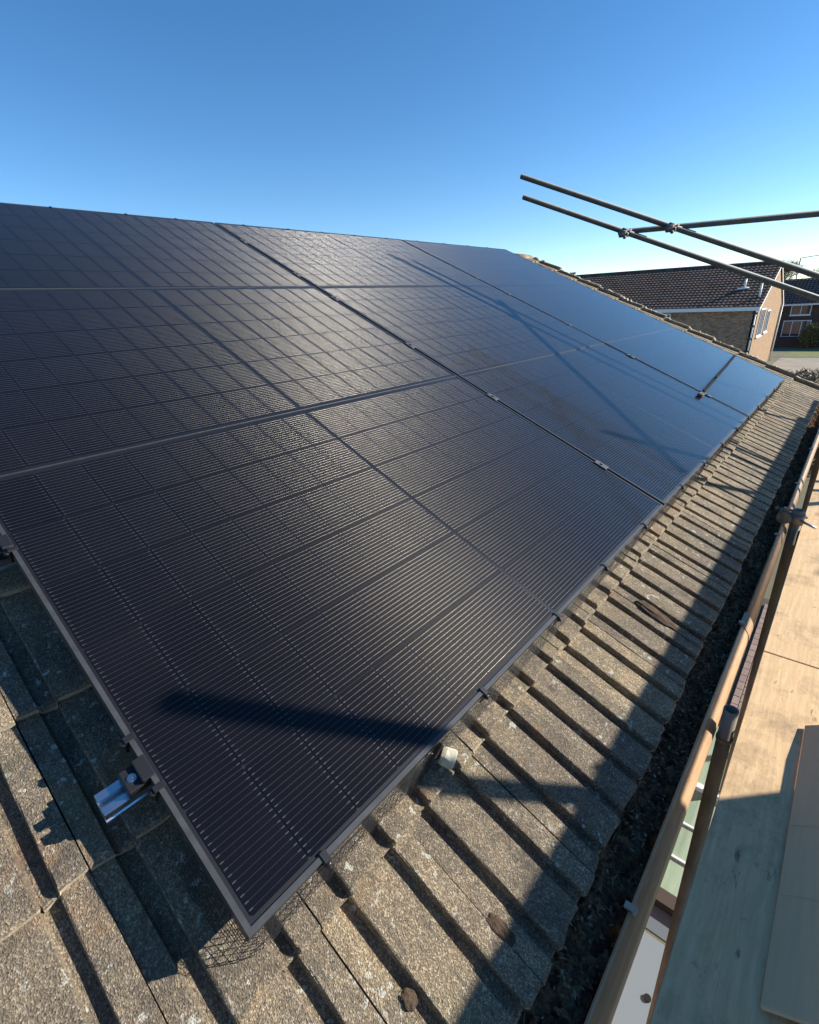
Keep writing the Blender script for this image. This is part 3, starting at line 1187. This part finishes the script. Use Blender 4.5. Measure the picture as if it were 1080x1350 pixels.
# leaning carton on the deck and an added out-of-view stack that shades it
al = math.radians(36)
CB = Vector((.55, -.584, DZ + .002))
mx = Matrix.Translation(CB) @ Matrix.Rotation(-(al), 4, 'X')
ct = thing('cardboard_carton', 'flat brown cardboard carton lying tilted on the plywood sheet', 'carton', T(*CB))
mb = MB()
mb.bevbox((0, -.15, 0), (.762, 0, .008), .002)
for i, pt in enumerate(mb.v):
    mb.v[i] = (pt[0] + .004 * math.sin(pt[1] * 9), pt[1], pt[2])
obj('lid', mb, M['carton'], mx, ct)
mb = MB()
for x in (.22, .40):
    mb.box((x, -.145, .0082), (x + .003, -.006, .0088))
obj('crease', mb, M['carton'], mx, ct)
lo = MB()
yb = -.584 - .15 * math.cos(al)
lo.bevbox((.57, yb - .42, DZ), (1.292, yb + .03, DZ + .15 * math.sin(al) - .03), .004)
obj('box', lo, M['carton'], I4, ct)

st = thing('shade_stack', 'unseen upright carton stack added at the guard rail to shade the near deck', 'carton', T(1.0, -1.38, DZ))  # unseen stack added so its upright edge throws the shade across the deck
for k in range(3):
    mb = MB()
    mb.bevbox((.0 - k * .02, -1.415 + .036 * k, DZ + .001), (1.837 - k * .05, -1.381 + .036 * k, .55 - .03 * k), .004)
    obj('carton', mb, M['carton'], I4, st)

# ================================================================== LEAN-TO ROOF AND OTHER THINGS SEEN DOWN THE GAP
LZ = -2.2
lt = thing('lean_to', 'glazed lean-to roof far below the gap beside the gutter', 'lean-to', T(2.4, -.8, GZ))
mb = MB()
mb.box((1.08, -1.7, LZ - .06), (1.70, -.062, LZ - .03))
obj('pale_panel', mb, M['grey_board'], I4, lt)
mb = MB()
mb.tube((1.43, -.37, LZ - .029), (1.43, -.37, LZ - .022), .016, 12)
obj('screw_cap', mb, M['plastic'], I4, lt)
mb = MB()
mb.box((1.724, -1.7, LZ - .05), (1.86, -.062, LZ - .035))
obj('flashing', mb, M['slate'], I4, lt)
for x0, x1 in ((1.945, 2.72), (2.765, 3.45)):
    mb = MB()
    mb.box((x0, -1.7, LZ - .03), (x1, -.062, LZ - .022))
    obj('pane', mb, M['leanto_glass'], I4, lt)
for x0, x1, m_ in ((1.864, 1.942, 'dark_frame'), (2.722, 2.762, 'white_pvc'), (3.452, 3.53, 'dark_frame')):
    mb = MB()
    mb.box((x0, -1.72, LZ - .08), (x1, -.062, LZ + .012))
    obj('glazing_bar', mb, M[m_], I4, lt)
for x in (2.17, 2.42):
    mb = MB()
    mb.box((x, -1.7, LZ - .0215), (x + .014, -.062, LZ - .010))
    obj('glazing_bar', mb, M['white_pvc'], I4, lt)
mb = MB()
mb.box((1.08, -1.78, GZ), (3.53, -1.725, LZ - .09))
obj('wall', mb, M['white_pvc'], I4, lt)

# ================================================================== NEIGHBOURING HOUSES
NT_ = T(46, 5.72, GZ) @ Matrix.Rotation(math.radians(1.1), 4, 'X')
nh = thing('brick_house', 'brown brick house with buff gable and dark tiled roof beyond the verge', 'house', NT_)
NX_, NY_ = 12.4, 24.0           # depth (x), length (y)
EZ, RZ = 5.22, 8.12
ov = .45
mb = MB()
mb.box((0, .02, 0), (.3, NY_, EZ))
mb.box((NX_ - .3, .02, 0), (NX_, NY_, EZ))
obj('wall', mb, M['brick_red'], NT_, nh)
mb = MB()
prof = [(0, 0), (NX_, 0), (NX_, EZ), (NX_ / 2, RZ - .12), (0, EZ)]
b = 0
for y in (0, .28):
    mb.v += [(x, y, z) for x, z in prof]
for k in range(5):
    j = (k + 1) % 5
    mb.face([k, j, 5 + j, 5 + k])
mb.face(range(5))
mb.face([9, 8, 7, 6, 5])
obj('gable_wall', mb, M['brick_buff'], NT_ @ T(0, -.01, 0), nh)
# roof in overlapping courses, the ribs of each course modelled
def far_roof(mb, x_e, z_e, x_r, z_r, y0, y1, ncourse, rib=.30, dep=.05):
    sl = Vector((x_r - x_e, 0, z_r - z_e))
    L = sl.length
    d = sl / L
    nrm = Vector((-d.z, 0, d.x))
    if nrm.z < 0:
        nrm = -nrm
    ny_ = int((y1 - y0) / rib)
    for c in range(ncourse):
        a = Vector((x_e, 0, z_e)) + d * (L * c / ncourse)
        e = Vector((x_e, 0, z_e)) + d * (L * (c + 1) / ncourse + .03)
        rowv = []
        for k in range(ny_ * 2 + 1):
            y = y0 + (y1 - y0) * k / (ny_ * 2)
            h = dep * .5 if k % 2 else 0
            rowv.append((a + nrm * (dep + h) + Vector((0, y, 0)), e + nrm * h + Vector((0, y, 0)), a + nrm * (-.01) + Vector((0, y, 0))))
        b = len(mb.v)
        for t in rowv:
            mb.v += [tuple(x) for x in t]
        for k in range(len(rowv) - 1):
            i = b + 3 * k
            mb.face([i, i + 3, i + 4, i + 1])
            mb.face([i + 2, i + 5, i + 3, i])
mb = MB()
pit = (RZ - EZ) / (NX_ / 2)
far_roof(mb, -ov, EZ - ov * pit + .1, NX_ / 2, RZ + .1, -.18, NY_ + .3, 17)
far_roof(mb, NX_ + ov, EZ - ov * pit + .1, NX_ / 2, RZ + .1, -.18, NY_ + .3, 17)
nroof = obj('roof', mb, M['far_tile'], NT_, nh)
mb = MB()
mb.tube((NX_ / 2, -.2, RZ + .1), (NX_ / 2, NY_ + .3, RZ + .1), .13, 10)
obj('ridge', mb, M['far_tile'], NT_, nroof)
mb = MB()
mb.box((-ov - .03, -.1, EZ - ov * pit - .17), (-ov, NY_, EZ - ov * pit + .09))
obj('fascia', mb, M['white_pvc'], NT_, nh)
mb = MB()
mb.box((-ov, -.1, EZ - ov * pit - .12), (-.003, NY_, EZ - ov * pit - .09))
obj('soffit', mb, M['white_pvc'], NT_, nh)
for sgn in (0, 1):
    mb = MB()
    p0 = Vector((-ov if not sgn else NX_ + ov, 0, EZ - ov * pit))
    p1 = Vector((NX_ / 2, 0, RZ - .0))
    d = (p1 - p0)
    L = d.length
    ang = math.atan2(d.z, d.x)
    mb.box((0, -.13, -.22), (L, -.085, .06), 0, Matrix.Translation(p0) @ Matrix.Rotation(-ang, 4, 'Y'))
    obj('bargeboard', mb, M['white_pvc'], NT_, nh)


def window(parent, base, w_, h_, bars, frame='white_pvc'):
    """window in local xz plane facing -y"""
    fr = MB()
    t = .09
    fr.box((0, -.07, 0), (w_, 0, t))
    fr.box((0, -.07, h_ - t), (w_, 0, h_))
    fr.box((0, -.07, t), (t, 0, h_ - t))
    fr.box((w_ - t, -.07, t), (w_, 0, h_ - t))
    for x in bars:
        fr.box((x - .035, -.065, t), (x + .035, -.002, h_ - t))
    fr.box((-.06, -.14, -.08), (w_ + .06, 0, -.002))
    f = obj('window', fr, M[frame], base, parent)
    xs = [t] + list(bars) + [w_ - t]
    for a, b in zip(xs[:-1], xs[1:]):
        gl = MB()
        gl.box((a + .03, -.035, t + .002), (b - .03, -.02, h_ - t - .002))
        obj('pane', gl, M['win'], base, f)


# gable windows (face -y) and a window on the wall facing the roof (face -x)
window(nh, NT_ @ T(1.1, -.012, 2.9), 2.2, 2.0, (.75, 1.45))
window(nh, NT_ @ T(4.4, -.012, 3.0), 1.7, 1.7, (.85,))
mrot = Matrix.Rotation(-math.pi / 2, 4, 'Z')
window(nh, NT_ @ T(-.002, 8.3, 3.1) @ mrot, 2.4, 1.65, (.8, 1.6))
window(nh, NT_ @ T(-.002, 16.2, 3.1) @ mrot, 2.4, 1.65, (.8, 1.6))
# downpipes and soil vents
for x, y, r_, z1, nm in ((-.06, .10, .05, EZ - .3, 'downpipe'), (NX_ - .05, -.14, .055, EZ - .2, 'downpipe')):
    mb = MB()
    mb.tube((x, y, 0), (x, y, z1), r_, 8)
    obj(nm, mb, M['white_pvc'], NT_, nh)
for z in (1.0, 1.9, 2.8, 3.7, 4.6):
    mb = MB()
    mb.box((-.16, .0, z), (-.004, .32, z + .12))
    obj('pipe_bracket', mb, M['plastic'], NT_, nh)
mb = MB()
zz = EZ + 2.1 * pit + .1
mb.tube((2.1, 1.5, zz), (2.1, 1.5, zz + .75), .08, 8)
mb.tube((1.95, 1.95, zz + .06), (2.1, 1.2, zz + .10), .07, 8)
obj('vent_pipe', mb, M['white_pvc'], NT_, nh)
mb = MB()
mb.tube((.9, .25, EZ + .2), (.9, .25, EZ + 1.45), .07, 8)
obj('soil_pipe', mb, M['white_pvc'], NT_, nh)
mb = MB()
mb.box((NX_ / 2 - .45, 18.5, RZ - .3), (NX_ / 2 + .45, 19.5, RZ + .55))
mb.tube((NX_ / 2, 19, RZ + .55), (NX_ / 2, 19, RZ + .85), .16, 10)
obj('chimney', mb, M['brick_red'], NT_, nh)

# second house, far right
H2 = T(75, -9.0, GZ)
h2 = thing('far_house', 'dark brick house with grey roof and wide white window behind the lawn', 'house', H2)
mb = MB()
mb.box((0, 0, 0), (8, 17.2, 4.6))
obj('wall', mb, M['brick_dark'], H2, h2)
mb = MB()
far_roof(mb, -.4, 4.5, 4.0, 7.2, -.3, 17.5, 12, .35, .05)
far_roof(mb, 8.4, 4.5, 4.0, 7.2, -.3, 17.5, 12, .35, .05)
r2 = obj('roof', mb, M['far_tile2'], H2, h2)
mb = MB()
mb.quadv([(0, 17.2, 4.6), (4, 17.2, 7.15), (8, 17.2, 4.6)])
mb.quadv([(8, 17.0, 4.6), (4, 17.0, 7.15), (0, 17.0, 4.6)])
obj('gable_wall', mb, M['brick_dark'], H2, h2)
window(h2, H2 @ T(-.002, 15.75, .95) @ mrot, 2.6, 1.8, (.87, 1.73))
window(h2, H2 @ T(-.002, 11.6, .95) @ mrot, 2.2, 1.8, (1.1,))
window(h2, H2 @ T(-.002, 15.3, 3.3) @ mrot, 1.9, 1.1, (.95,))
mb = MB()
mb.box((-.55, -.2, 4.35), (-.42, 17.3, 4.52))
obj('fascia', mb, M['white_pvc'], H2, h2)
# low garden wall in front of it
mb = MB()
mb.box((0, 0, 0), (.3, 24, 1.05))
mb.box((-.04, -.02, 1.05), (.34, 24.02, 1.13))
obj('garden_wall', mb, M['brick_dark'], T(72.6, -14, GZ), None, 'low dark brick garden wall behind the lawn', 'wall')


# ------------------------------------------------------------------ vegetation
def bare_tree(name, label, x, y, h, spread, seed, leafm, nfaces=2600):
    q = random.Random(seed)
    base = T(x, y, GZ)
    t = thing(name, label, 'tree', base, 'winter trees on the skyline')
    tr = MB()
    tips = []

    def grow(p, d, L, r, lvl):
        e = p + d * L
        tr.tube(p, e, r, 6, 0, False, r * .62)
        if lvl == 0:
            tips.append(e)
            return
        for _ in range(q.choice((2, 3, 3))):
            dd = (d + Vector((q.gauss(0, .45), q.gauss(0, .45), q.gauss(.12, .25))) * (spread)).normalized()
            grow(e, dd, L * q.uniform(.55, .75), r * .6, lvl - 1)
            tips.append(e)
    grow(Vector((0, 0, 0)), Vector((q.gauss(0, .04), q.gauss(0, .04), 1)).normalized(), h * .34, h * .022, 4)
    obj('trunk', tr, M['bark'], base, t)
    cr = MB()
    for _ in range(nfaces):
        c0 = q.choice(tips)
        d = Vector((q.gauss(0, 1), q.gauss(0, 1), q.gauss(.5, .8))).normalized()
        p0 = c0 + Vector((q.gauss(0, .25), q.gauss(0, .25), q.gauss(0, .25)))
        L = q.uniform(.3, .9)
        s = d.orthogonal().normalized() * q.uniform(.012, .03)
        cr.quadv([p0 - s, p0 + s, p0 + d * L + s * .2, p0 + d * L - s * .2])
    obj('crown', cr, leafm, base, t)


TL = [(105, 31.0, 10.2, 'round bare tree rising over the middle of the neighbour ridge'),
      (112, 22.5, 10.4, 'bare twiggy tree above the neighbour roof near its gable'),
      (98, 11.2, 11.2, 'taller bare tree behind the neighbour gable'),
      (118, 6.5, 10.6, 'bare tree behind the grey roofed house'),
      (122, 1.0, 10.6, 'wide bare tree over the end of the grey roof')]
for k, (x, y, h, lb) in enumerate(TL):
    bare_tree('bare_tree', lb, x, y, h, 1.0, 20 + k, M['twig'])

# slim conifer top on the skyline
ctz = T(70, 30.8, GZ)
cf = thing('conifer_tree', 'slim dark conifer top at the left end of the neighbour ridge', 'tree', ctz)
mb = MB()
mb.tube((0, 0, 0), (0, 0, 9.4), .16, 8, r1=.03)
obj('trunk', mb, M['bark'], ctz, cf)
mb = MB()
q = random.Random(77)
for _ in range(2200):
    t = q.random() ** .8
    z = 1.2 + t * 8.6
    r_ = (.95 * (1 - t) + .18) * math.sqrt(q.random())
    a = q.random() * 6.28
    c0 = Vector((math.cos(a) * r_, math.sin(a) * r_, z))
    d = Vector((math.cos(a), math.sin(a), q.uniform(.2, 1.2))).normalized()
    s = d.orthogonal().normalized() * .05
    mb.quadv([c0 - s, c0 + s, c0 + d * .3 + s * .3, c0 + d * .3 - s * .3])
obj('crown', mb, M['conifer'], ctz, cf)

# brown winter scrub beyond the verge
mb = MB()
q = random.Random(99)
for _ in range(15000):
    x = q.uniform(22, 43)
    y = q.uniform(-6.5, 4.0)
    hh = 1.0 + .7 * mn.noise((x * .35, y * .5, .3)) + .4 * mn.noise((x * 1.3, y * 1.3, 4))
    z = max(.05, hh) * q.random() ** .5
    c0 = Vector((x, y, z))
    d = Vector((q.gauss(0, .8), q.gauss(0, .8), q.gauss(.5, .5))).normalized()
    s = d.orthogonal().normalized() * q.uniform(.02, .05)
    L = q.uniform(.15, .45)
    mb.quadv([c0 - s, c0 + s, c0 + d * L + s * .2, c0 + d * L - s * .2], 0 if q.random() < .8 else 1)
obj('scrub', mb, [M['twig'], M['moss']], T(0, 0, GZ), None, 'brown winter scrub on the ground beyond the gable', 'scrub', kind='stuff')
# small evergreen bush beside the far window
bt = T(71.4, 3.6, GZ)
bs_ = thing('bush', 'dark green bush beside the wide white window', 'bush', bt)
mb = MB()
for _ in range(1500):
    dv = Vector((q.gauss(0, 1), q.gauss(0, 1), q.gauss(0, 1))).normalized() * (q.random() ** .4)
    c0 = Vector((dv.x * 1.0, dv.y * 1.1, 1.35 + dv.z * 1.3))
    d = Vector((q.gauss(0, 1), q.gauss(0, 1), q.gauss(0, 1))).normalized()
    s = d.orthogonal().normalized() * .06
    mb.quadv([c0 - s, c0 + s, c0 + d * .22 + s * .3, c0 + d * .22 - s * .3])
obj('foliage', mb, M['moss'], bt, bs_)
mb = MB()
mb.tube((0, 0, 0), (0, 0, 1.3), .08, 6)
obj('stem', mb, M['bark'], bt, bs_)

# street lamp
lt_ = T(95, 8.3, GZ)
lp = thing('street_lamp', 'grey street lamp with a long arm behind the neighbour gable', 'street lamp', lt_)
mb = MB()
mb.tube((0, 0, 0), (0, 0, 10.1), .11, 8, r1=.07)
obj('pole', mb, M['tube'], lt_, lp)
mb = MB()
mb.tube((0, 0, 10.1), (0, -3.2, 10.35), .05, 8)
mb.box((-.12, -3.9, 10.28), (.12, -3.1, 10.42))
obj('arm', mb, M['tube'], lt_, lp)
